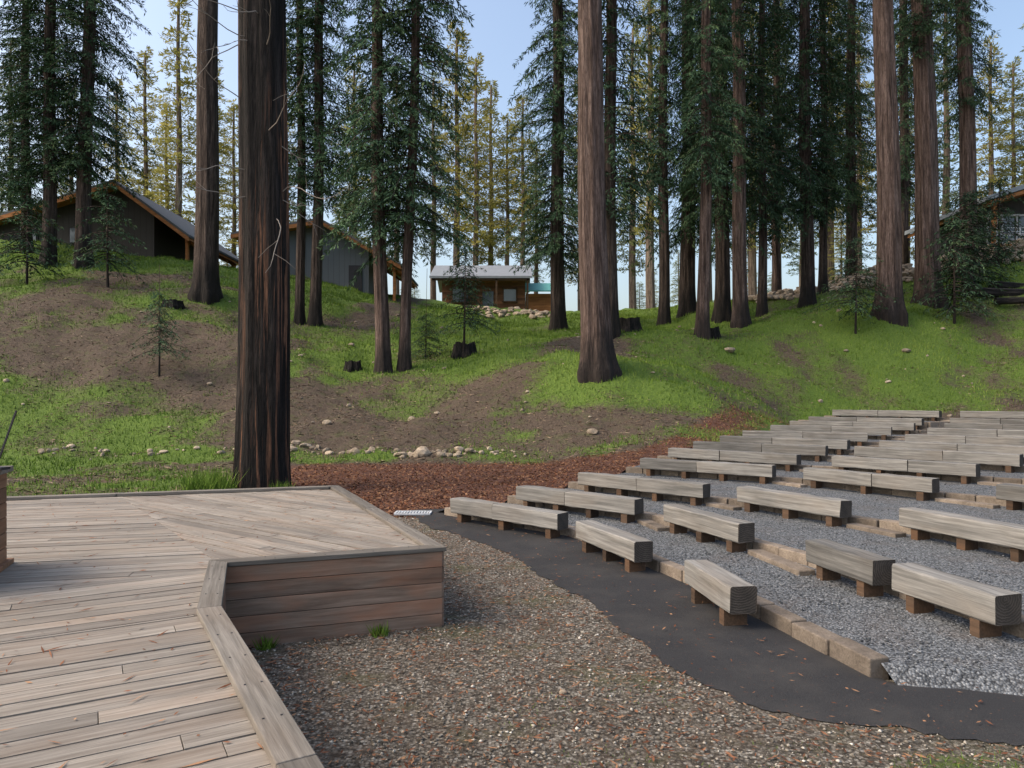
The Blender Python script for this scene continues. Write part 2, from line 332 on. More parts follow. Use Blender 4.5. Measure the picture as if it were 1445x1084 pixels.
def offset(pl, o):
    res = []
    for i, p in enumerate(pl):
        ns = []
        if i > 0: d = p-pl[i-1]; d /= np.linalg.norm(d); ns.append(np.array([d[1], -d[0]]))
        if i < len(pl)-1: d = pl[i+1]-p; d /= np.linalg.norm(d); ns.append(np.array([d[1], -d[0]]))
        m = sum(ns)/len(ns); m = m/np.dot(m, m); res.append(p+m*o)
    return res
inn = offset(per, .115); out = offset(per, -.03)
if np.dot(inn[1]-per[1], np.array([-1, -2])) < 0: inn, out = offset(per, -.115), offset(per, .03)
mb = MB()
for i in range(len(per)-1):
    d = per[i+1]-per[i]; L = np.linalg.norm(d); ns = max(1, round(L/3.2))
    for j in range(ns):
        t0, t1 = j/ns, (j+1)/ns-.003
        mb.prism([out[i]+(out[i+1]-out[i])*t0, out[i]+(out[i+1]-out[i])*t1, inn[i]+(inn[i+1]-inn[i])*t1, inn[i]+(inn[i+1]-inn[i])*t0], ZD+.003, ZD+.042, d)
mb.obj('edge_cap', [M_cap], stage, .005)
mb = MB(); tn = [.5, .35, .75, .9, .55, .4]
for i in range(len(per)-1):
    d = per[i+1]-per[i]; L = np.linalg.norm(d); d = d/L; cen = (per[i]+per[i+1])/2
    for j in range(5):
        zc = ZD-.066-j*.137
        mb.box((cen[0], cen[1], zc), (d[0], d[1], 0), L-.005, .036, .132, min(1, max(0, tn[j]+R.normal()*.12)))
mb.obj('fascia_boards', [M_fascia], stage, .003)
mb = MB(); inp = offset(per, .25) if np.dot(offset(per, .25)[1]-per[1], np.array([-1, -2])) > 0 else offset(per, -.25)
for q in inp[1:-1]: mb.box((q[0], q[1], .3), (1, 0, 0), .1, .1, .6)
mb.obj('support_posts', [M_leg], stage)
mb = MB()
for i in range(1, len(per)-1):
    d = per[i+1]-per[i]; L = np.linalg.norm(d)
    for j in range(int(L/.4)):
        for s in (.25, .75):
            t = (j+.5)*.4/L; q = (out[i]*(1-s)+inn[i]*s)*(1-t)+(out[i+1]*(1-s)+inn[i+1]*s)*t; mb.box((q[0], q[1], ZD+.043), (1, .3, 0), .009, .009, .003)
mb.obj('screws', [M_dark], stage)

pod = empty('wooden_podium', (-4.42, 5.15, ZD)); mb = MB(); d = Vector((.93, .37, 0)); nn = Vector((-.37, .93, 0))
for j in range(6):
    z = .085+j*.122
    for s in (-1, 1):
        mb.box(nn*(s*.5)+Vector((0, 0, z)), d, 1.0, .03, .118); mb.box(d*(s*.5)+Vector((0, 0, z)), nn, .97, .03, .118)
mb.box((0, 0, .02), d, 1.1, 1.1, .04)
mb.obj('plank_sides', [M_podium], pod, .004)
mb = MB(); mb.box((0, 0, .78), d, 1.1, 1.08, .045); mb.obj('top_cap', [M_cap], pod, .005)
mb = MB()
mb.extr([(.44, .3, .80), (.452, .3, .80), (.452, .312, .80), (.44, .312, .80)], (.13, .05, .46)); mb.extr([(.40, .30, .803), (.5, .30, .803), (.5, .4, .803), (.4, .4, .803)], (0, 0, .02)); mb.obj('metal_rod', [M_dark], pod)

# ------------------------------------------------------------------ path, terraces, curbs, benches
def resample(pl, n):
    pl = np.array(pl, float); s = np.r_[0, np.cumsum(np.linalg.norm(np.diff(pl, axis=0), axis=1))]; t = np.linspace(0, s[-1], n)
    return np.c_[[np.interp(t, s, pl[:, i]) for i in range(pl.shape[1])]].T
LE = resample([(-1.95, 12.7), (-1.72, 12.2), (-1.25, 11.1), (-.43, 10.0), (.15, 8.7), (.51, 7.56), (.85, 6.68), (1.0, 5.98), (1.23, 5.2), (1.40, 4.89), (1.72, 4.55), (2.08, 4.36), (2.45, 4.25), (2.98, 4.13), (4.5, 4.0), (8, 3.9)], 220)
RE = resample([(-1.0, 13.0), (-.2, 12.2), (.9, 10.7), (1.55, 9.4), (1.9, 8.2), (2.15, 7.2), (2.45, 6.2), (2.62, 5.3), (2.66, 5.02), (3.02, 5.0), (3.63, 5.05), (4.6, 5.1), (8, 5.2)], 220)
j = (vn(LE[:, 0], LE[:, 1], .07)-.5)*.07+(vn(LE[:, 0], LE[:, 1], .4, 4)-.5)*.08; LE[:, 0] += j; LE[:, 1] += j
V = []; Fc = []
for i in range(220):
    for t in np.linspace(0, 1, 6): p = LE[i]*(1-t)+RE[i]*t; V.append((p[0], p[1], .026+.006*math.sin(p[0]*3+p[1]) if 0 < t < 1 else .008))
for i in range(219):
    for q in range(5): a = i*6+q; Fc.append((a, a+1, a+7, a+6))
link(bpy.data.objects.new('asphalt_path', raw_mesh('asphalt_path', V, Fc, [M_asph], True)))

ROWS = [
 (.40, [((-1.01, 11.6), (.82, 10.2)), ((.85, 9.43), (1.62, 8.1)), ((1.72, 7.12), (2.11, 6.1))]),
 (.50, [((.07, 12.4), (2.02, 10.9)), ((2.17, 10.2), (2.98, 8.69)), ((3.16, 7.63), (3.62, 6.68)), ((3.46, 6.48), (3.95, 5.5))]),
 (.60, [((1.27, 13.75), (3.36, 12.0)), ((3.64, 11.5), (4.77, 9.95)), ((5.04, 9.23), (5.85, 7.75))]),
 (.70, [((2.86, 15.9), (5.32, 14.3)), ((5.62, 13.7), (7.13, 11.84)), ((7.52, 11.04), (8.4, 9.5))]),
 (.80, [((3.93, 17.9), (6.43, 15.8)), ((6.93, 15.4), (8.84, 13.4)), ((9.25, 12.8), (10.2, 11.2))]),
 (.90, [((4.85, 19.0), (7.66, 17.2)), ((8.16, 16.95), (10.45, 14.5))]),
 (1.0, [((5.85, 20.0), (8.55, 17.95)), ((9.1, 17.6), (11.3, 15.4))]),
 (1.1, [((6.81, 21.0), (9.83, 19.6)), ((10.4, 18.8), (12.7, 17.0))]),
 (1.2, [((8.33, 22.9), (11.3, 21.1)), ((12.05, 20.6), (14.3, 18.6))]),
 (1.28, [((9.74, 24.9), (12.8, 22.5)), ((13.7, 22.5), (16., 20.6))]),
 (1.4, [((10.9, 26.1), (13.7, 23.6)), ((14.8, 24.), (17.2, 21.6))]),
 (1.62, [((12.9, 28.6), (15.5, 25.6)), ((15.9, 25.2), (18.6, 22.6))])]
BW, BH = .255, .235
def bench(p, q, ztop, wide=BW):
    p = np.array(p, float); q = np.array(q, float); D = q-p; dl = np.linalg.norm(D); L = math.sqrt(dl*dl-wide*wide)
    ang = math.atan2(D[1], D[0])-math.asin(wide/dl); d = np.array([math.cos(ang), math.sin(ang)]); c = (p+q)/2
    e = empty('timber_bench', (c[0], c[1], ztop-.38)); e.rotation_euler = (0, 0, ang)
    mb = MB(); nsec = 2 if (L > 2.0) else 1; cut = R.uniform(.42, .58) if nsec == 2 else 1
    segs = [(-L/2, -L/2+L*cut-.006)]+([(-L/2+L*cut+.006, L/2)] if nsec == 2 else [])
    for (a, b) in segs:
        n = max(4, int((b-a)/.16)); ch = .013; w = wide/2-R.random()*.008; h = BH; ro = R.random(3)*50; dy = R.normal()*.008; tw = R.normal()*.025; tv = R.uniform(.1, 1)
        prof = [(-w+ch, 0), (w-ch, 0), (w, ch), (w, h-ch), (w-ch, h), (-w+ch, h), (-w, h-ch), (-w, ch)]
        vs = []; bc = []
        for i in range(n+1):
            x = a+(b-a)*i/n; tt = tw*(i/n-.5)
            for (yy, zz) in prof:
                jy, jz = R.normal()*.003, R.normal()*.003
                vs.append((x+R.normal()*.003, yy+dy+jy-tt*zz, zz+.145+jz+tt*yy)); bc.append((x+ro[0], yy+ro[1], zz+ro[2]))
        fs = []; mi = []
        for i in range(n):
            for jn in range(8): fs.append((i*8+jn, i*8+(jn+1) % 8, (i+1)*8+(jn+1) % 8, (i+1)*8+jn)); mi.append(0)
        mb.add(vs, fs, bc, tv, mis=mi)
        oy, oz = R.uniform(-.1, .1), R.uniform(-.3, .0)
        for i0 in (0, n*8):
            ev = [vs[i0+jn] for jn in range(8)]; mb.add(ev, [tuple(range(8))], [(0, p_[1]+oy, p_[2]-.26+oz) for p_ in ev], tv, 1)
    mb.obj('beam', [M_beam, M_end], e)
    mb = MB(); nl = 2 if L < 1.5 else (3 if L < 2.4 else 4)
    for i in range(nl):
        x = -L/2+.2+(L-.4)*i/(nl-1); mb.box((x, 0, .062), (1, 0, 0), .09+R.random()*.03, wide*.86, .165)
    mb.obj('feet', [M_leg], e, .004)
    return d, L
curbs = []
for r, (zt, bs) in enumerate(ROWS):
    pts = []
    for (p, q) in bs:
        d, L = bench(p, q, zt); n = np.array([-d[1], d[0]]); n = n if n[0]+n[1] > 0 else -n; c = (np.array(p)+np.array(q))/2
        pts += [(c-d*L/2+n*.3, d), (c+d*L/2+n*.3, d)]
    pl = [pts[0][0]-pts[0][1]*.55]+[p for p, _ in pts]
    pl.append(np.array([2.64, 5.08]) if r == 0 else pts[-1][0]+pts[-1][1]*(.9 if r == 1 else 2.6 if r < 4 else 4.5))
    if r == 0: pl = pl[:-2]+[np.array([2.2, 6.9]), np.array([2.4, 6.1]), np.array([2.64, 5.08])]
    curbs.append((np.array(pl), zt, bs))
bz = [c[1]-.38 for c in curbs]
for r, (pl, zt, bs) in enumerate(curbs):
    z0 = bz[r]; z1 = bz[r+1] if r+1 < len(bz) else bz[r]+.1
    P_ = resample(pl, max(3, int(sum(np.linalg.norm(np.diff(pl, axis=0), axis=1))/.42)))
    mb = MB()
    for a, b in zip(P_[:-1], P_[1:]):
        d = b-a; L = np.linalg.norm(d); c = (a+b)/2; top = z1+.03+R.normal()*.006; d2 = d+R.normal(size=2)*.014
        mb.box((c[0], c[1], (top+z0-.12)/2), (d2[0], d2[1], 0), L-.012, .16+R.normal()*.008, top-z0+.12)
    if r > 0:
        for (b0, b1) in zip(bs[:-1], bs[1:]):
            a = np.array(b0[1], float); b = np.array(b1[0], float); d = b-a; L = np.linalg.norm(d)
            if L < .35: continue
            dd = d/L
            for t in (-.25, .25): q = (a+b)/2+d*t; mb.box((q[0], q[1], z0), (dd[0], dd[1], 0), L*.5+.04, .2, .11)
    mb.obj('stone_curb', [M_curb], None, .012)
    nx = np.array(curbs[r+1][0]) if r+1 < len(curbs) else pl+np.array([.9, .9])
    A_ = resample(pl, 40); B_ = resample(nx, 40); V = []; Fc = []
    for i in range(40):
        for t in np.linspace(0, 1, 6): p = A_[i]*(1-t)+B_[i]*t; V.append((p[0], p[1], z1+.012*(vn(p[0], p[1], .5)-.5)))
    for i in range(39):
        for q in range(5): a = i*6+q; Fc.append((a, a+1, a+7, a+6))
    base = len(V)
    for i in (0, 39):
        sgn = (A_[0]-A_[1]) if i == 0 else (A_[-1]-A_[-2]); sgn = sgn/np.linalg.norm(sgn)
        near1 = (r == 0 and i == 39)
        for t in np.linspace(0, 1, 6):
            p = A_[i]*(1-t)+B_[i]*t+(np.array([.1, -.25-.2*t]) if near1 else sgn*.45); V.append((p[0]+(vn(p[0], p[1], .15)-.5)*.1, p[1], z0-.25 if r else (-.06 if near1 else -.02)))
    for q in range(5):
        Fc.append((q, q+1, base+q+1, base+q)); Fc.append((39*6+q, 39*6+q+1, base+7+q, base+6+q))
    link(bpy.data.objects.new('gravel_terrace', raw_mesh('gravel_terrace', V, Fc, [M_gravel], False)))

gr = empty('drain_grate', (-1.72, 12.35, .03)); mb = MB()
for s in (-1, 1): mb.box((0, s*.14, .012), (1, 0, 0), .62, .03, .03); mb.box((s*.3, 0, .012), (0, 1, 0), .25, .03, .03)
for i in range(11): mb.box((-.25+i*.05, 0, .012), (0, 1, 0), .26, .02, .02)
mb.obj('grate_bars', [M_white], gr)

# ------------------------------------------------------------------ scatter
def blades(name, x, y, z, h, w, mat, lean=.5):
    n = len(x); a = R.random(n)*6.283; ca, sa = np.cos(a), np.sin(a); le = h*lean*R.random(n); b = R.random(n)*6.283
    p = np.c_[x, y, z-.01]; d = np.c_[ca*w, sa*w, np.zeros(n)]; t = p+np.c_[np.cos(b)*le, np.sin(b)*le, h]
    V = np.stack([p-d, p+d, t], 1).reshape(-1, 3); F = np.arange(3*n).reshape(n, 3)
    ti = np.repeat(np.clip(R.normal(.5, .25, n)+(vn(x, y, 2.)-.5)*.7, 0, 1), 3)
    return link(bpy.data.objects.new(name, raw_mesh(name, V, F, [mat], False, {'tint': ('FLOAT', ti)})))
def sample(n, x0, x1, y0, y1, pw=1.0):
    y = y0+(y1-y0)*R.random(n)**pw; x = x0+(x1-x0)*R.random(n); return x, y
x, y = sample(600000, -34, 36, 13, 58, 1.3); keep = (np.abs(x) < .78*y+1) & (grass_mask(x, y)+(R.random(len(x))-.5)*.7 > .56)
xb = np.interp(y, XB[0], XB[1]); keep &= ~((x > xb-.2) & (.72*x+.69*y < 29.6)) & ~((y < 20) & (x > -6.5)); x, y = x[keep][:170000], y[keep][:170000]
s_ = 1+y/40; blades('hillside_grass', x, y, tz(x, y), (.03+.08*R.random(len(x))**1.5)*s_, .010*s_, M_grass)
x, y = sample(9000, 1.7, 5, 2.4, 4.2); g = grass_mask(x, y); keep = g+(R.random(len(x))-.5)*.4 > .5; x, y = x[keep], y[keep]
blades('verge_grass', x, y, x*0, .02+.05*R.random(len(x)), .003, M_grass, .9)
def tuft(name, cx, cy, z, n, r, h, w=.006):
    a = R.random(n)*6.283; q = R.random(n)**.6*r; return blades(name, cx+np.cos(a)*q, cy+np.sin(a)*q, z+np.zeros(n), h*(.4+.6*R.random(n)), w, M_grass, .9)
tuft('weed_plant', -1.98, 5.72, 0, 60, .06, .13, .009); tuft('weed_plant', -1.12, 6.03, 0, 60, .07, .13, .009)
tuft('grass_clump', -6.5, 15.3, .0, 500, .55, .65, .012); tuft('grass_clump', -4.9, 15.1, .0, 120, .3, .35, .01)
for (a, b) in ((.1, 4.6), (1.1, 3.6), (-.2, 3.3), (.9, 4.9), (.3, 3.0), (.9, 3.1), (1.6, 3.9), (.5, 3.9)): tuft('ground_weeds', a, b, 0, 110, .3, .03, .004)

def litter(name, x, y, z, l0, l1, w, mat, tilt=.25):
    n = len(x); a = R.random(n)*6.283; L = l0+(l1-l0)*R.random(n)**2; W_ = w*(.6+.8*R.random(n))
    d = np.c_[np.cos(a), np.sin(a), R.normal(size=n)*tilt*.3]*L[:, None]*.5; s = np.c_[-np.sin(a), np.cos(a), R.normal(size=n)*tilt]*W_[:, None]*.5
    p = np.c_[x, y, z]; V = np.stack([p-d, p+s, p+d, p-s], 1).reshape(-1, 3); F = np.arange(4*n).reshape(n, 4)
    return link(bpy.data.objects.new(name, raw_mesh(name, V, F, [mat], False, {'tint': ('FLOAT', np.repeat(R.random(n), 4))})))
x, y = sample(1900, -6.5, 1, 1.3, 10.8)
def indeck(x, y):
    px = np.array([p[0] for p in per]+[-11]); py = np.array([p[1] for p in per]+[-1.4]); c = np.zeros(len(x), bool); j = len(px)-1
    for i in range(len(px)):
        t = ((py[i] > y) != (py[j] > y)) & (x < (px[j]-px[i])*(y-py[i])/(py[j]-py[i]+1e-9)+px[i]); c ^= t; j = i
    return c
dk = indeck(x, y); litter('needle_litter_deck', x[dk], y[dk], np.full(dk.sum(), ZD+.006), .02, .16, .009, M_litter)
x, y = sample(22000, -2.4, 5, 1.6, 12.5); xl = np.interp(y, LE[::-1, 1], LE[::-1, 0]); dk = ~indeck(x, y) & ((x < xl) | (R.random(len(x)) < .12)); x, y = x[dk], y[dk]
litter('needle_litter_ground', x, y, np.where(x < np.interp(y, LE[::-1, 1], LE[::-1, 0]), .014, .042)+R.random(len(x))*.008, .02, .09, .012, M_litter)
x, y = sample(90000, -6, 13, 12, 27, 1.3); m = mulch_mask(x, y) > .3+.3*R.random(len(x)); x, y = x[m], y[m]
litter('mulch_litter', x, y, tz(x, y)+.012, .04, .12, .018, M_litter, .8)
x, y = sample(130000, -26, 30, 15, 46, 1.1); m = (grass_mask(x, y) < .75) & (mulch_mask(x, y) < .5) & ~((x > np.interp(y, XB[0], XB[1])-.1) & (.72*x+.69*y < 29.6)); x, y = x[m], y[m]
litter('hillside_debris', x, y, tz(x, y)+.015, .04, .3, .02, M_debris, .7)
OV = np.array([(1, 0, 0), (-1, 0, 0), (0, 1, 0), (0, -1, 0), (0, 0, 1), (0, 0, -1)], float); OF = np.array([(0, 2, 4), (2, 1, 4), (1, 3, 4), (3, 0, 4), (2, 0, 5), (1, 2, 5), (3, 1, 5), (0, 3, 5)])
def pebbles(name, x, y, z, r0, r1, mat):
    n = len(x); r = r0+(r1-r0)*R.random(n)**2.5; a = R.random(n)*6.283; s = np.c_[r*(.7+.6*R.random(n)), r*(.7+.6*R.random(n)), r*(.45+.3*R.random(n))]
    v = OV[None]*s[:, None]+R.normal(size=(n, 6, 3))*r[:, None, None]*.15; ca, sa = np.cos(a)[:, None], np.sin(a)[:, None]
    v = np.stack([v[:, :, 0]*ca-v[:, :, 1]*sa, v[:, :, 0]*sa+v[:, :, 1]*ca, v[:, :, 2]], -1)+np.c_[x, y, z][:, None]
    F = (OF[None]+np.arange(n)[:, None, None]*6).reshape(-1, 3)
    return link(bpy.data.objects.new(name, raw_mesh(name, v.reshape(-1, 3), F, [mat], True, {'tint': ('FLOAT', np.repeat(R.random(n), 6))})))
x, y = sample(32000, -2.6, 3.2, 1.8, 12.5, 1.6); xl = np.interp(y, LE[::-1, 1], LE[::-1, 0])
m = ~indeck(x, y) & ((x < xl) | (y < 4.0)); x, y = x[m], y[m]; pebbles('gravel_stones', x, y, .004+0*x, .004, .016, M_peb)
px_, py_, pz_ = [], [], []
for r in range(0, 5):
    A_ = resample(curbs[r][0], 200); B_ = resample(curbs[r+1][0], 200); n = 5000 if r < 2 else 2500; i = R.integers(0, 200, n); t = .12+.8*R.random(n)
    q = A_[i]*(1-t[:, None])+B_[i]*t[:, None]; px_.append(q[:, 0]+R.normal(size=n)*.03); py_.append(q[:, 1]+R.normal(size=n)*.03); pz_.append(np.full(n, bz[r+1]+.006))
pebbles('terrace_stones', np.concatenate(px_), np.concatenate(py_), np.concatenate(pz_), .005, .016, M_peb2)

# ------------------------------------------------------------------ rocks, stumps
import bmesh
bm = bmesh.new(); bmesh.ops.create_icosphere(bm, subdivisions=2, radius=1); IV = np.array([v.co[:] for v in bm.verts]); IF = [tuple(v.index for v in f.verts) for f in bm.faces]; bm.free()
def rock(mb, x, y, r, z=None, flatn=.65):
    v = IV.copy()
    for _ in range(9):
        n = R.normal(size=3); n /= np.linalg.norm(n); c = .55+.35*R.random(); dd = v@n; v = v-np.outer(np.maximum(dd-c, 0), n)
    v = v*np.array([1, .6+.5*R.random(), flatn*(.7+.5*R.random())])*r+R.normal(size=v.shape)*r*.02; a = R.random()*6.28; ca, sa = math.cos(a), math.sin(a)
    v = np.c_[v[:, 0]*ca-v[:, 1]*sa, v[:, 0]*sa+v[:, 1]*ca, v[:, 2]]+np.array([x, y, (tz1(x, y) if z is None else z)+r*.2]); mb.add(v, IF, v, R.random(), 0)
mb = MB()
for i in range(85):
    t = R.random(); rock(mb, -8+8.2*t+R.normal()*.1, 21.7+.2*math.sin(t*7)+R.normal()*.2, .05+.14*R.random()**2)
for i in range(30): rock(mb, -14.5+R.random()*6.3, 21.7+R.normal()*.2, .05+.09*R.random())
mb.obj('rock_border', [M_rock])
for (x, y, r) in ((-2.75, 21.5, .36), (-3.35, 21.4, .24), (-1.6, 21.7, .2), (10.6, 34.6, .3), (19.0, 34.2, .26), (10.2, 36.8, .25), (.35, 4.85, .03), (-1.25, 5.0, .03), (2.6, 22.9, .2)):
    mb = MB(); rock(mb, x, y, r); mb.obj('boulder', [M_rock])
mb = MB()
for i in range(800):
    t = R.random(); x = 16.5+25*t; lv = R.random(); y = 47.8-3.6*t+R.normal()*.3+lv*1.6; rock(mb, x, y, .15+.27*R.random(), tz1(x, y)+lv*(.4+.9*t))
mb.obj('riprap_rock_wall', [M_rock])
mb = MB()
for i in range(60):
    x = -4+R.random()*8; y = 58+R.normal()*1.5; rock(mb, x, y, .2+.25*R.random())
mb.obj('rock_pile', [M_rock])
mb = MB()
for i in range(200):
    x, y = R.uniform(-20, 22), R.uniform(23, 50)
    if (x > np.interp(y, XB[0], XB[1])-.5) and .72*x+.69*y < 30: continue
    rock(mb, x, y, .04+.15*R.random()**3)
mb.obj('scattered_rocks', [M_rock])

def ringloft(rad, hs, seg=28, flute=.07, flare=.4, seed=0, fh=.8, wob=.0):
    rg = np.random.default_rng(seed); ph = rg.random(6)*6.28; th = np.linspace(0, 2*math.pi, seg, endpoint=False); V = []
    for h, r in zip(hs, rad):
        f = 1+flute*(np.sin(3*th+ph[0])*.5+np.sin(7*th+ph[1]+h*.08)*.45+np.sin(11*th+ph[2]-h*.05)*.4)
        fl = flare*math.exp(-max(h, 0)/fh)*(1+.35*np.sin(5*th+ph[3])+.25*np.sin(8*th+ph[4])); rr = r*(f+fl)
        cx = wob*math.sin(h*.35+ph[5]); V.append(np.c_[rr*np.cos(th)+cx, rr*np.sin(th), np.full(seg, h)])
    V = np.concatenate(V); n = len(hs); F = [(i*seg+j, i*seg+(j+1) % seg, (i+1)*seg+(j+1) % seg, (i+1)*seg+j) for i in range(n-1) for j in range(seg)]
    return V, F
def stump(x, y, r, h, mat=M_char):
    z = tz1(x, y); hs = np.array([-.4, 0, .15, .4*h, .75*h, h]); V, F = ringloft(np.full(6, r), hs, 28, .1, .35, int(x*7+y) % 99, .3)
    V[-28:, 2] += R.normal(size=28)*.1*h; c = len(V); V = np.r_[V, [[0, 0, h*.75]]]
    F = F+[((5*28+j), (5*28+(j+1) % 28), c) for j in range(28)]
    me = bpy.data.meshes.new('stump'); me.from_pydata(V.tolist(), [], F); me.materials.append(mat)
    o = bpy.data.objects.new('burnt_stump', me); o.location = (x, y, z); link(o)
stump(6.1, 37.5, .62, .75); stump(-2.3, 34.5, .5, .65); stump(10.4, 36.9, .35, .5); stump(-17.2, 36, .4, .35); stump(-7.2, 32.2, .3, .35)
for (x, y, L, a, r) in ((28.0, 39, 5.5, .1, .28), (30, 40, 6, .3, .25), (27.5, 38.2, 3, -.2, .2)):
    hs = np.linspace(0, L, 8); V, F = ringloft(r*(1-.3*hs/L), hs, 12, .1, 0, int(L*9)); me = bpy.data.meshes.new('log'); me.from_pydata(V.tolist(), [], F+[tuple(range(12))[::-1], tuple(range(84, 96))]); me.materials.append(M_char)
    o = bpy.data.objects.new('fallen_log', me); o.location = (x-L/2, y, tz1(x, y)+r*.8); o.rotation_euler = (0, math.pi/2, a); link(o)

# ------------------------------------------------------------------ trees
def crown(name, seed, H, Rm, nb, leaf, mat, kind='redwood', twl=.5, nl=5, asp=.105):
    g = np.random.default_rng(seed); PV = []; PT = []; LV = []; LF = []
    for b in range(nb):
        t = (b+g.random())/nb; t = t**1.05; z = H*t
        prof = (1-t)**.75*(.55+.45*min(1, t*6+.3)) if kind == 'redwood' else (1-t)**.6*(.5+.5*min(1, t*4))
        L = (Rm*prof+.35)*(.45+.7*g.random()); az = g.random()*6.283
        up = g.uniform(-.15, .25) if kind == 'redwood' else g.uniform(-.1, .4)
        dr = g.uniform(.4, .95) if kind == 'redwood' else g.uniform(.1, .4)
        d = np.array([math.cos(az), math.sin(az), 0]); s_ = np.array([-d[1], d[0], 0])
        nt = max(5, int(L/(.12 if kind == 'redwood' else .2))); s = np.linspace(.15, 1, nt)+g.normal(size=nt)*.01
        ax = d[None]*(s*L)[:, None]+np.array([0, 0, 1])*((up*s-dr*s*s)*L)[:, None]+np.array([0, 0, z])
        side = np.where(np.arange(nt) % 2 == 0, 1, -1)
        tl = twl*(1.15-.75*s)*(.7+.6*g.random(nt))*min(1, .4+L/2.5)
        td = d[None]*(.55+.2*g.random((nt, 1)))+s_[None]*(side*(.75+.3*g.random(nt)))[:, None]+np.array([0, 0, 1])*(g.normal(-.55 if kind == 'redwood' else .05, .25, nt))[:, None]
        td /= np.linalg.norm(td, axis=1)[:, None]; u = np.linspace(.12, 1, nl)
        base = ax[:, None]+td[:, None]*(u[None, :]*tl[:, None])[..., None]; base[..., 2] -= (u**2)[None]*tl[:, None]*.35
        base = base.reshape(-1, 3)+g.normal(size=(nt*nl, 3))*.03
        dd = np.repeat(td, nl, 0)+g.normal(size=(nt*nl, 3))*.45; dd[:, 2] -= (.45 if kind == 'redwood' else -.2); dd /= np.linalg.norm(dd, axis=1)[:, None]
        v = np.cross(dd, np.array([0, 0, 1.])+g.normal(size=dd.shape)*.5); v /= np.linalg.norm(v, axis=1)[:, None]+1e-6
        ll = leaf*(.6+.8*g.random(len(dd)))[:, None]; ww = ll*asp
        PV.append(np.stack([base, base+dd*ll*.5+v*ww, base+dd*ll, base+dd*ll*.5-v*ww], 1).reshape(-1, 3))
        bt = g.normal(.42, .17); PT.append(np.repeat(np.clip(bt+.3*(np.repeat(s, nl)-.5)+g.normal(size=nt*nl)*.13, 0, 1), 4))
        ns = 5; ss = np.linspace(0, .95, ns); c = d[None]*(ss*L)[:, None]+np.array([0, 0, 1])*((up*ss-dr*ss*ss)*L)[:, None]+np.array([0, 0, z]); rr = (.012+.012*L)*(1-.8*ss); o = len(LV)*ns*3
        LV.append(np.stack([c+s_*rr[:, None], c+(np.array([0, 0, 1])-s_*.5)*rr[:, None], c-(np.array([0, 0, 1])+s_*.5)*rr[:, None]], 1).reshape(-1, 3))
        LF += [(o+i*3+j, o+i*3+(j+1) % 3, o+(i+1)*3+(j+1) % 3, o+(i+1)*3+j) for i in range(ns-1) for j in range(3)]
    V = np.concatenate(PV); n = len(V)//4; F = np.arange(4*n).reshape(n, 4); L_ = np.concatenate(LV); F2 = np.array(LF)+len(V)
    T = np.r_[np.concatenate(PT), np.zeros(len(L_))]
    return raw_mesh(name, np.r_[V, L_], np.r_[F, F2], [mat, M_bark2], False, {'tint': ('FLOAT', T)}, mi=np.r_[np.zeros(n), np.ones(len(F2))])
RC = [crown('redwood_crown', 100+i, 30, [2.9, 2.5, 3.2, 2.2][i], [320, 300, 330, 240][i], .25, M_fol, nl=8, asp=.10, twl=.48) for i in range(4)]
PC = [crown('pine_crown', 200+i, 30, [4.0, 3.2, 3.6][i], 150, .5, M_fol_suntint, 'pine', .85, 5, .14) for i in range(3)]
SC = [crown('sapling_crown', 300+i, 4.2, 1.15, 75, .15, M_fol, 'redwood', .3, 6) for i in range(2)]
def trunk_mesh(name, r0, r1, H, seed, mat, flare=.35, seg=36):
    hs = np.r_[-1.0, -.3, 0, .2, .45, .8, 1.3, 2, 3, np.linspace(4.5, H, 12)]; rad = r0+(r1-r0)*np.clip(hs, 0, H)/H
    V, F = ringloft(rad, hs, seg, .09, flare, seed, .7, .06); return raw_mesh(name, V, F, [mat], True)
def tree(x, y, w0, tilt, H=34, cb=6, cv=None, cs=1.0, mat=M_bark, name='redwood_tree', flare=.4, taper=.5, tilty=0):
    z = tz1(x, y); me = trunk_mesh('trunk', w0/2, w0/2*taper, H, int(abs(x*13+y*7)) % 997, mat, flare)
    o = bpy.data.objects.new(name, me); o.location = (x, y, z); o.rotation_euler = (tilty, tilt, 0); link(o)
    if cv is not None:
        c = bpy.data.objects.new('foliage', RC[cv]); link(c, o); c.location = (0, 0, cb); c.scale = (cs, cs, (H+1.0-cb)/30); c.rotation_euler = (0, 0, R.random()*6.28)
    return o
T = tree
T(-28.1, 43, .75, .01, 30, 5, 0, 1.2, M_bark2); T(-26.0, 43, .85, .025, 31, 6, 2, 1.1, M_bark2)
T(-31.5, 46, .6, .0, 24, 3, 1, 1.15, M_bark2)
T(-16.4, 38, 1.2, .012, 38, 21, 3, 1.0, M_bark2)
bt = T(-5.63, 16, 1.12, .006, 30, 17, 1, .9, M_burnt, 'burnt_redwood_tree', .14, .72)
T(-11.9, 40, .5, .0, 30, 6.5, 3, 1.1, M_bark2); T(-10.9, 39.5, .6, .012, 31, 7.5, 1, 1.05, M_bark2)
T(-5.85, 32, .62, -.018, 30, 6.5, 0, .95); T(-4.85, 32.2, .5, .03, 31, 6, 2, 1.0)
ct = T(3.25, 27, 1.12, -.024, 32, 17, 3, .9, M_bark, 'redwood_tree', .42, .5)
T(5.0, 36, .7, 0, 33, 6, 1, 1.15, M_bark2); T(2.9, 45, .9, 0, 33, 4.5, 2, 1.05, M_bark2)
T(9.4, 44, .65, 0, 33, 9, 3, .85, M_bark2); T(11.4, 46, 1.0, 0, 34, 5, 0, .9, M_bark2)
T(9.7, 36, .62, .012, 31, 8, 1, .85); T(12.4, 42, .85, 0, 33, 6, 2, .9, M_bark2); T(12.9, 40, .8, -.012, 32, 8.5, 3, .95)
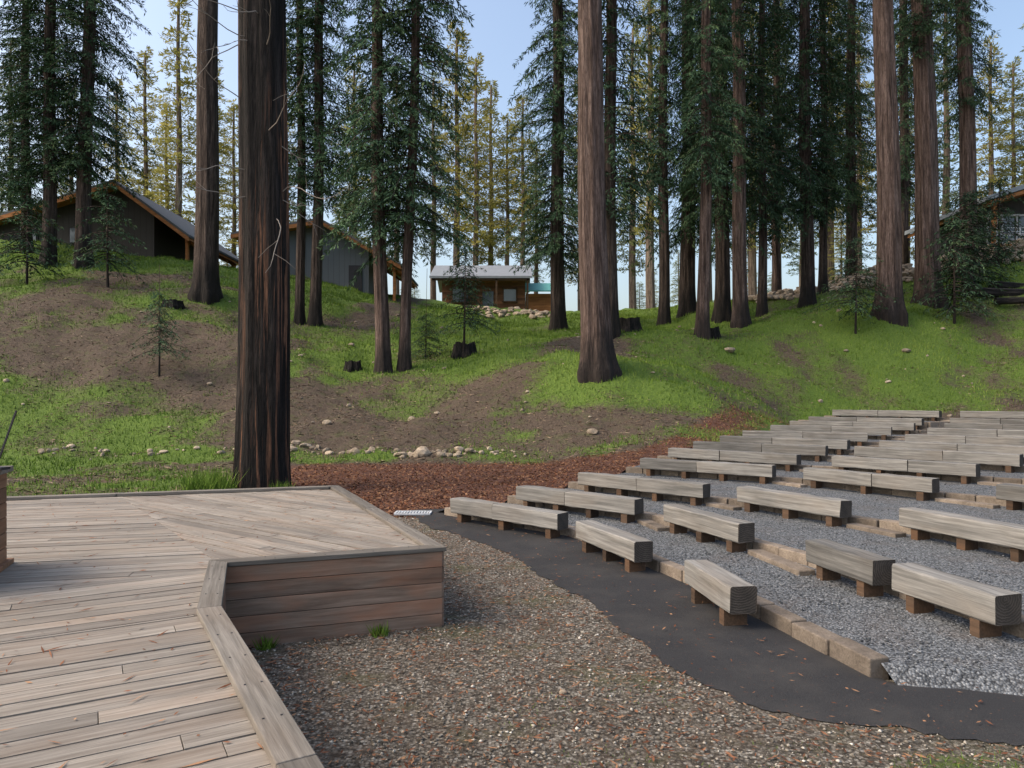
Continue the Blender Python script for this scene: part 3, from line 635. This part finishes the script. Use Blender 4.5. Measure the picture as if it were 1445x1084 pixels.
T(14.8, 42, .5, 0, 31, 5, 1, .95, M_bark2); T(18.6, 50, .6, 0, 32, 7, 0, .9); T(18.3, 44, .8, -.01, 33, 6, 2, .95, M_bark2)
T(20.2, 46, .5, 0, 31, 5, 1, .95, M_bark2); T(19.7, 37, 1.2, -.02, 36, 17, 3, .9); T(23.5, 40, 1.25, -.025, 36, 14, 0, .8)
T(28.4, 44, 1.0, -.025, 35, 10, 1, .85, M_bark); T(24.8, 52, .8, 0, 33, 6, 2, .9, M_bark2); T(15.9, 54, .7, 0, 33, 4, 3, 1.0, M_bark2)
T(32, 58, .8, 0, 33, 7, 0, 1.0, M_bark2)
def sapling(x, y, h, v, s=1.0, cb=.8):
    z = tz1(x, y); me = trunk_mesh('sapling_trunk', .05*h/4, .01, h, int(x*3+y) % 99+5, M_bark2, .1, 8); o = bpy.data.objects.new('redwood_sapling', me); o.location = (x, y, z); link(o)
    c = bpy.data.objects.new('foliage', SC[v]); link(c, o); c.location = (0, 0, cb); c.scale = (s, s, (h-cb)/4.1)
sapling(-2.3, 34, 5.2, 0, 1.3, 1.6); sapling(-21.6, 38, 5.5, 1, 1.5, 1.2); sapling(-14.2, 28.5, 3.4, 0, .8, 1.0); sapling(17.4, 36, 4.8, 1, 1.5, 1.2); sapling(23, 37, 5.5, 0, 1.6, .8)
sapling(25.5, 40, 6, 1, 1.9, .8); sapling(-4.2, 35, 2.2, 1, .9, .2); sapling(-26, 38, 5.5, 1, 1.8, 1); sapling(27, 41.5, 5.5, 0, 1.9, .5); sapling(30.5, 44.5, 5.5, 1, 1.7, .6)
def tube(mb, pts, r0, r1):
    pts = [Vector(p) for p in pts]; n = len(pts); vs = []
    for i, p in enumerate(pts):
        d = (pts[min(i+1, n-1)]-pts[max(i-1, 0)]).normalized(); a = d.orthogonal().normalized(); b = d.cross(a); r = r0+(r1-r0)*i/(n-1)
        for q in range(5): an = q*1.2566; vs.append(p+a*(math.cos(an)*r)+b*(math.sin(an)*r))
    mb.add(vs, [(i*5+q, i*5+(q+1) % 5, (i+1)*5+(q+1) % 5, (i+1)*5+q) for i in range(n-1) for q in range(5)], vs, .5)
mb = MB(); g = np.random.default_rng(3)
for i in range(16):
    h = g.uniform(6, 11.5); a = g.uniform(-2.9, .2); L = g.uniform(.7, 2.6); p = np.array([.45*math.cos(a), .45*math.sin(a), h]); pts = [p]; d = np.array([math.cos(a), math.sin(a), g.uniform(-.5, .4)])
    for s in range(9):
        d = d+g.normal(size=3)*.16; d[2] += .05 if s > 3 else -.08; pts.append(pts[-1]+d/np.linalg.norm(d)*L/9)
    tube(mb, pts, .013, .004)
    for s in (4, 6):
        e = d+g.normal(size=3)*.8; e /= np.linalg.norm(e); tube(mb, [pts[s], pts[s]+e*L*.12, pts[s]+e*L*.22+np.array([0, 0, -.05])], .007, .003)
mb.obj('dead_branches', [M_dead], bt)

far = empty('distant_forest')
pt = trunk_mesh('pine_trunk', .4, .12, 30, 77, M_pinebark, .15, 12)
def pine(x, y, H, v, s=1.0, redw=False):
    z = tz1(x, y); k_ = H/30
    t = bpy.data.objects.new('pine_trunk', pt); link(t, far); t.location = (x, y, z); t.scale = (k_, k_, k_)
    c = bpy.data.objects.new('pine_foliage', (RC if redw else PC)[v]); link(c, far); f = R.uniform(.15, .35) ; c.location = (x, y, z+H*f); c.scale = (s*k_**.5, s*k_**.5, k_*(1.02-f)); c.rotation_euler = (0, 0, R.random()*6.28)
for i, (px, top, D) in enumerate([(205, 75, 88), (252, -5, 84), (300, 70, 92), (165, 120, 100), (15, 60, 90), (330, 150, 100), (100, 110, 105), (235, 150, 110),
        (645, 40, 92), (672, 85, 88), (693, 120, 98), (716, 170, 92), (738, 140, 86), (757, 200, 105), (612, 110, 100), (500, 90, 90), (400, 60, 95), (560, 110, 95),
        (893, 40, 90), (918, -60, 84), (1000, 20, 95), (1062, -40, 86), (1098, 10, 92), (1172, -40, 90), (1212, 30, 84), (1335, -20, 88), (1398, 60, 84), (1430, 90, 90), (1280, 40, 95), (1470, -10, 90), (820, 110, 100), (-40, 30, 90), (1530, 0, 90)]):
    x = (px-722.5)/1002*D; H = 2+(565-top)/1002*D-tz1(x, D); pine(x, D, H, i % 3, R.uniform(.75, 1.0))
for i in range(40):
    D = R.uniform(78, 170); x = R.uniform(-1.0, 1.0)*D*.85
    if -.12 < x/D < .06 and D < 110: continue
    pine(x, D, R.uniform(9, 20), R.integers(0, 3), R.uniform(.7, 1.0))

# ------------------------------------------------------------------ buildings
def gable(name, rX, rZ, eL, eR, wL, wR, Y, depth, base, oh, sid, roofm):
    e = empty(name, (0, 0, 0)); mb = MB()
    def rz(x): return rZ+(eL[1]-rZ)*(rX-x)/(rX-eL[0]) if x < rX else rZ+(eR[1]-rZ)*(x-rX)/(eR[0]-rX)
    mb.extr([(wL, Y, base), (wR, Y, base), (wR, Y, rz(wR)-.02), (rX, Y, rZ-.02), (wL, Y, rz(wL)-.02)], (0, depth, 0)); mb.obj('walls', [sid], e)
    for nm, dz, th, m, o2 in (('roof', .18, .16, roofm, 0), ('soffit', 0.0, .15, M_soffit, .06)):
        mb = MB()
        for (a, b) in ((eL, (rX, rZ)), ((rX, rZ), eR)):
            xa = a[0]+o2*(1 if a == eL else 0); xb_ = b[0]-o2*(1 if b == eR else 0)
            mb.extr([(xa, Y-oh+o2, a[1]+dz), (xb_, Y-oh+o2, b[1]+dz), (xb_, Y-oh+o2, b[1]+dz+th), (xa, Y-oh+o2, a[1]+dz+th)], (0, depth+oh*2-2*o2, 0))
        mb.obj(nm, [m], e)
    mb = MB()
    for (a, b) in ((eL, (rX, rZ)), ((rX, rZ), eR)):      # timber barge boards under the roof edge
        mb.extr([(a[0], Y-oh-.05, a[1]-.12), (b[0], Y-oh-.05, b[1]-.12), (b[0], Y-oh-.05, b[1]+.16), (a[0], Y-oh-.05, a[1]+.16)], (0, .08, 0))
    for t in np.arange(Y+.5, Y+depth, 1.8):
        mb.extr([(wR+.02, t, rz(wR)-.28), (eR[0]-.15, t, eR[1]-.26), (eR[0]-.15, t, eR[1]-.03), (wR+.02, t, rz(wR)-.05)], (0, .12, 0))
    mb.box((eR[0]-.7, Y+.3, (base+rz(eR[0]-.7))/2-.1), (1, 0, 0), .2, .2, rz(eR[0]-.7)-base-.1); mb.box((eR[0]-.7, Y+depth-.5, (base+rz(eR[0]-.7))/2-.1), (1, 0, 0), .2, .2, rz(eR[0]-.7)-base-.1)
    mb.box((eR[0]-.7, Y+depth/2, rz(eR[0]-.7)-.38), (0, 1, 0), depth-.3, .18, .2)
    mb.obj('timber_frame', [M_soffit], e)
    return e
a = gable('grey_lodge', -27.5, 16.9, (-38.5, 13.6), (-22.3, 13.1), -37.6, -25.2, 50, 9, 10.0, 1.0, M_sidA, M_roofd)
mb = MB()
for x in (-34, -30.5): mb.box((x, 49.97, 13.6), (1, 0, 0), 1.3, .1, 1.2)
mb.obj('window_trim', [M_dark], a); mb = MB()
for x in (-34, -30.5): mb.box((x, 49.9, 13.6), (1, 0, 0), 1.1, .06, 1.0)
mb.obj('window_panes', [M_glass], a)
b = gable('blue_grey_hall', -14.4, 15.3, (-21, 14.2), (-8.3, 11.9), -19.8, -10.9, 54, 8, 9.2, 1.0, M_sidB, M_roofd)
mb = MB(); mb.box((-11.9, 53.96, 11.2), (1, 0, 0), 1.0, .1, 2.1); mb.obj('door', [M_dark], b)
c = empty('timber_cabin'); mb = MB()
for i in range(14): mb.box((-2.6, 65, 9.35+i*.27), (1, 0, 0), 7.6, .2, .262); mb.box((-6.3, 67.6, 9.35+i*.27), (0, 1, 0), 5.0, .2, .262); mb.box((1.1, 67.6, 9.35+i*.27), (0, 1, 0), 5.0, .2, .262)
mb.obj('walls', [M_cabin], c)
mb = MB(); mb.extr([(-7.4, 63.6, 12.95), (-7.4, 68.2, 14.75), (-7.4, 68.2, 14.95), (-7.4, 63.6, 13.15)], (9.2, 0, 0)); mb.extr([(-7.4, 68.2, 14.75), (-7.4, 72.5, 13), (-7.4, 72.5, 13.2), (-7.4, 68.2, 14.95)], (9.2, 0, 0)); mb.obj('roof', [M_roof], c)
mb = MB()
for x, w, h, zc in ((-4.7, 1.5, 1.3, 11.6), (-2.2, 1.0, 2.1, 10.9), (-.2, 1.2, 1.2, 11.6)): mb.box((x, 64.86, zc), (1, 0, 0), w, .06, h)
mb.obj('openings', [M_glass], c); mb = MB()
for x, w, h, zc in ((-4.7, 1.5, 1.3, 11.6), (-.2, 1.2, 1.2, 11.6)):
    for s in (-1, 1): mb.box((x+s*w/2, 64.82, zc), (0, 0, 1), h+.2, .1, .12, dz=(0, 1, 0)); mb.box((x, 64.82, zc+s*h/2), (1, 0, 0), w+.2, .1, .12)
for x in (-7.0, -4.2, -1.4, 1.4): mb.box((x, 63.8, 11.2), (1, 0, 0), .16, .16, 3.6)
mb.box((-2.8, 63.8, 12.88), (1, 0, 0), 8.8, .16, .22)
mb.obj('porch_posts_and_trim', [M_leg], c)
mb = MB()
for i in range(9): mb.box((2.5, 65.3, 9.5+i*.27), (1, 0, 0), 2.5, .2, .262); mb.box((3.7, 67, 9.5+i*.27), (0, 1, 0), 3.4, .2, .262)
mb.obj('annex_walls', [M_soffit], c)
mb = MB(); mb.extr([(1.25, 64.7, 11.9), (1.25, 68, 13.1), (1.25, 68, 13.22), (1.25, 64.7, 12.02)], (2.9, 0, 0)); mb.obj('annex_roof', [M_teal], c)
d = empty('hilltop_lodge'); mb = MB(); Y = 48
mb.extr([(31.4, Y-1.2, 15.2), (46, Y-1.2, 19.8), (46, Y-1.2, 20.1), (31.4, Y-1.2, 15.5)], (0, 10, 0)); mb.obj('roof', [M_roof], d)
mb = MB(); mb.extr([(31.6, Y-1.1, 14.95), (46, Y-1.1, 19.5), (46, Y-1.1, 19.78), (31.6, Y-1.1, 15.2)], (0, 9.8, 0))
for x in (32.2, 34.4, 37.5, 41): mb.box((x, Y-.6, (12.3+15.0+(x-31.6)*.316)/2), (1, 0, 0), .24, .24, 15.0+(x-31.6)*.316-12.3)
for i in range(7): mb.box((38.5, Y-1.2+i*.3, 12.2), (1, 0, 0), 13.6, .28, .1)
mb.box((38.5, Y-1.4, 12.1), (1, 0, 0), 13.8, .08, .3)
mb.obj('timber_frame_and_deck', [M_soffit], d)
mb = MB(); mb.extr([(32.8, Y+1.2, 10.5), (46, Y+1.2, 10.5), (46, Y+1.2, 19.4), (32.8, Y+1.2, 15.3)], (0, 6.5, 0)); mb.obj('walls', [M_sidA], d)
mb = MB()
for x in (33.9, 35.9, 37.9, 39.9): mb.box((x, Y+1.15, 13.6), (1, 0, 0), 1.7, .06, 2.3)
mb.obj('window_panes', [M_glass], d); mb = MB()
for x in np.arange(32.9, 41, 1.0): mb.box((x, Y+1.1, 13.6), (1, 0, 0), .1, .1, 2.4)
mb.box((37.5, Y+1.09, 14.8), (1, 0, 0), 9.2, .1, .12); mb.box((37.5, Y+1.09, 13.5), (1, 0, 0), 9.2, .08, .08)
for x in np.arange(31.9, 44, 1.5): mb.box((x, Y-1.3, 12.8), (1, 0, 0), .07, .07, 1.1)
for z in (13.35, 13.1, 12.85, 12.6): mb.box((38, Y-1.3, z), (1, 0, 0), 12.3, .04, .035)
mb.obj('window_frames_and_railing', [M_white], d)
mb = MB(); mb.box((39, Y+3, 10.9), (1, 0, 0), 13, 8, 2.2); mb.obj('foundation', [M_curb], d)

# ------------------------------------------------------------------ light, sky, camera
EL = math.radians(46); AZ = math.radians(258)
sx, sy, sz = math.sin(AZ)*math.cos(EL), math.cos(AZ)*math.cos(EL), math.sin(EL)
L = bpy.data.lights.new('sun', 'SUN'); L.energy = 1.15; L.angle = math.radians(26); L.color = (1, .89, .72)
so = bpy.data.objects.new('sun', L); so.rotation_euler = Vector((-sx, -sy, -sz)).to_track_quat('-Z', 'Y').to_euler(); so.location = (0, -20, 60); link(so)
w = bpy.data.worlds.new('World'); scene.world = w; w.use_nodes = True; nt = w.node_tree; sk = nt.nodes.new('ShaderNodeTexSky'); sk.sky_type = 'NISHITA'
sk.sun_disc = False; sk.sun_elevation = EL; sk.sun_rotation = AZ; sk.air_density = 1.2; sk.dust_density = 5.0; sk.ozone_density = .5; sk.altitude = 0
bg = nt.nodes['Background']; nt.links.new(sk.outputs[0], bg.inputs[0]); bg.inputs[1].default_value = .29
cam = bpy.data.cameras.new('camera'); cam.lens = 24.96; cam.sensor_width = 36; cam.shift_y = .0159; cam.clip_end = 3000; cam.clip_start = .05
co_ = bpy.data.objects.new('camera', cam); co_.location = (0, 0, 2.0); co_.rotation_euler = (math.radians(90), 0, 0); link(co_); scene.camera = co_
scene.view_settings.view_transform = 'Standard'; scene.view_settings.look = 'None'; scene.view_settings.exposure = 0
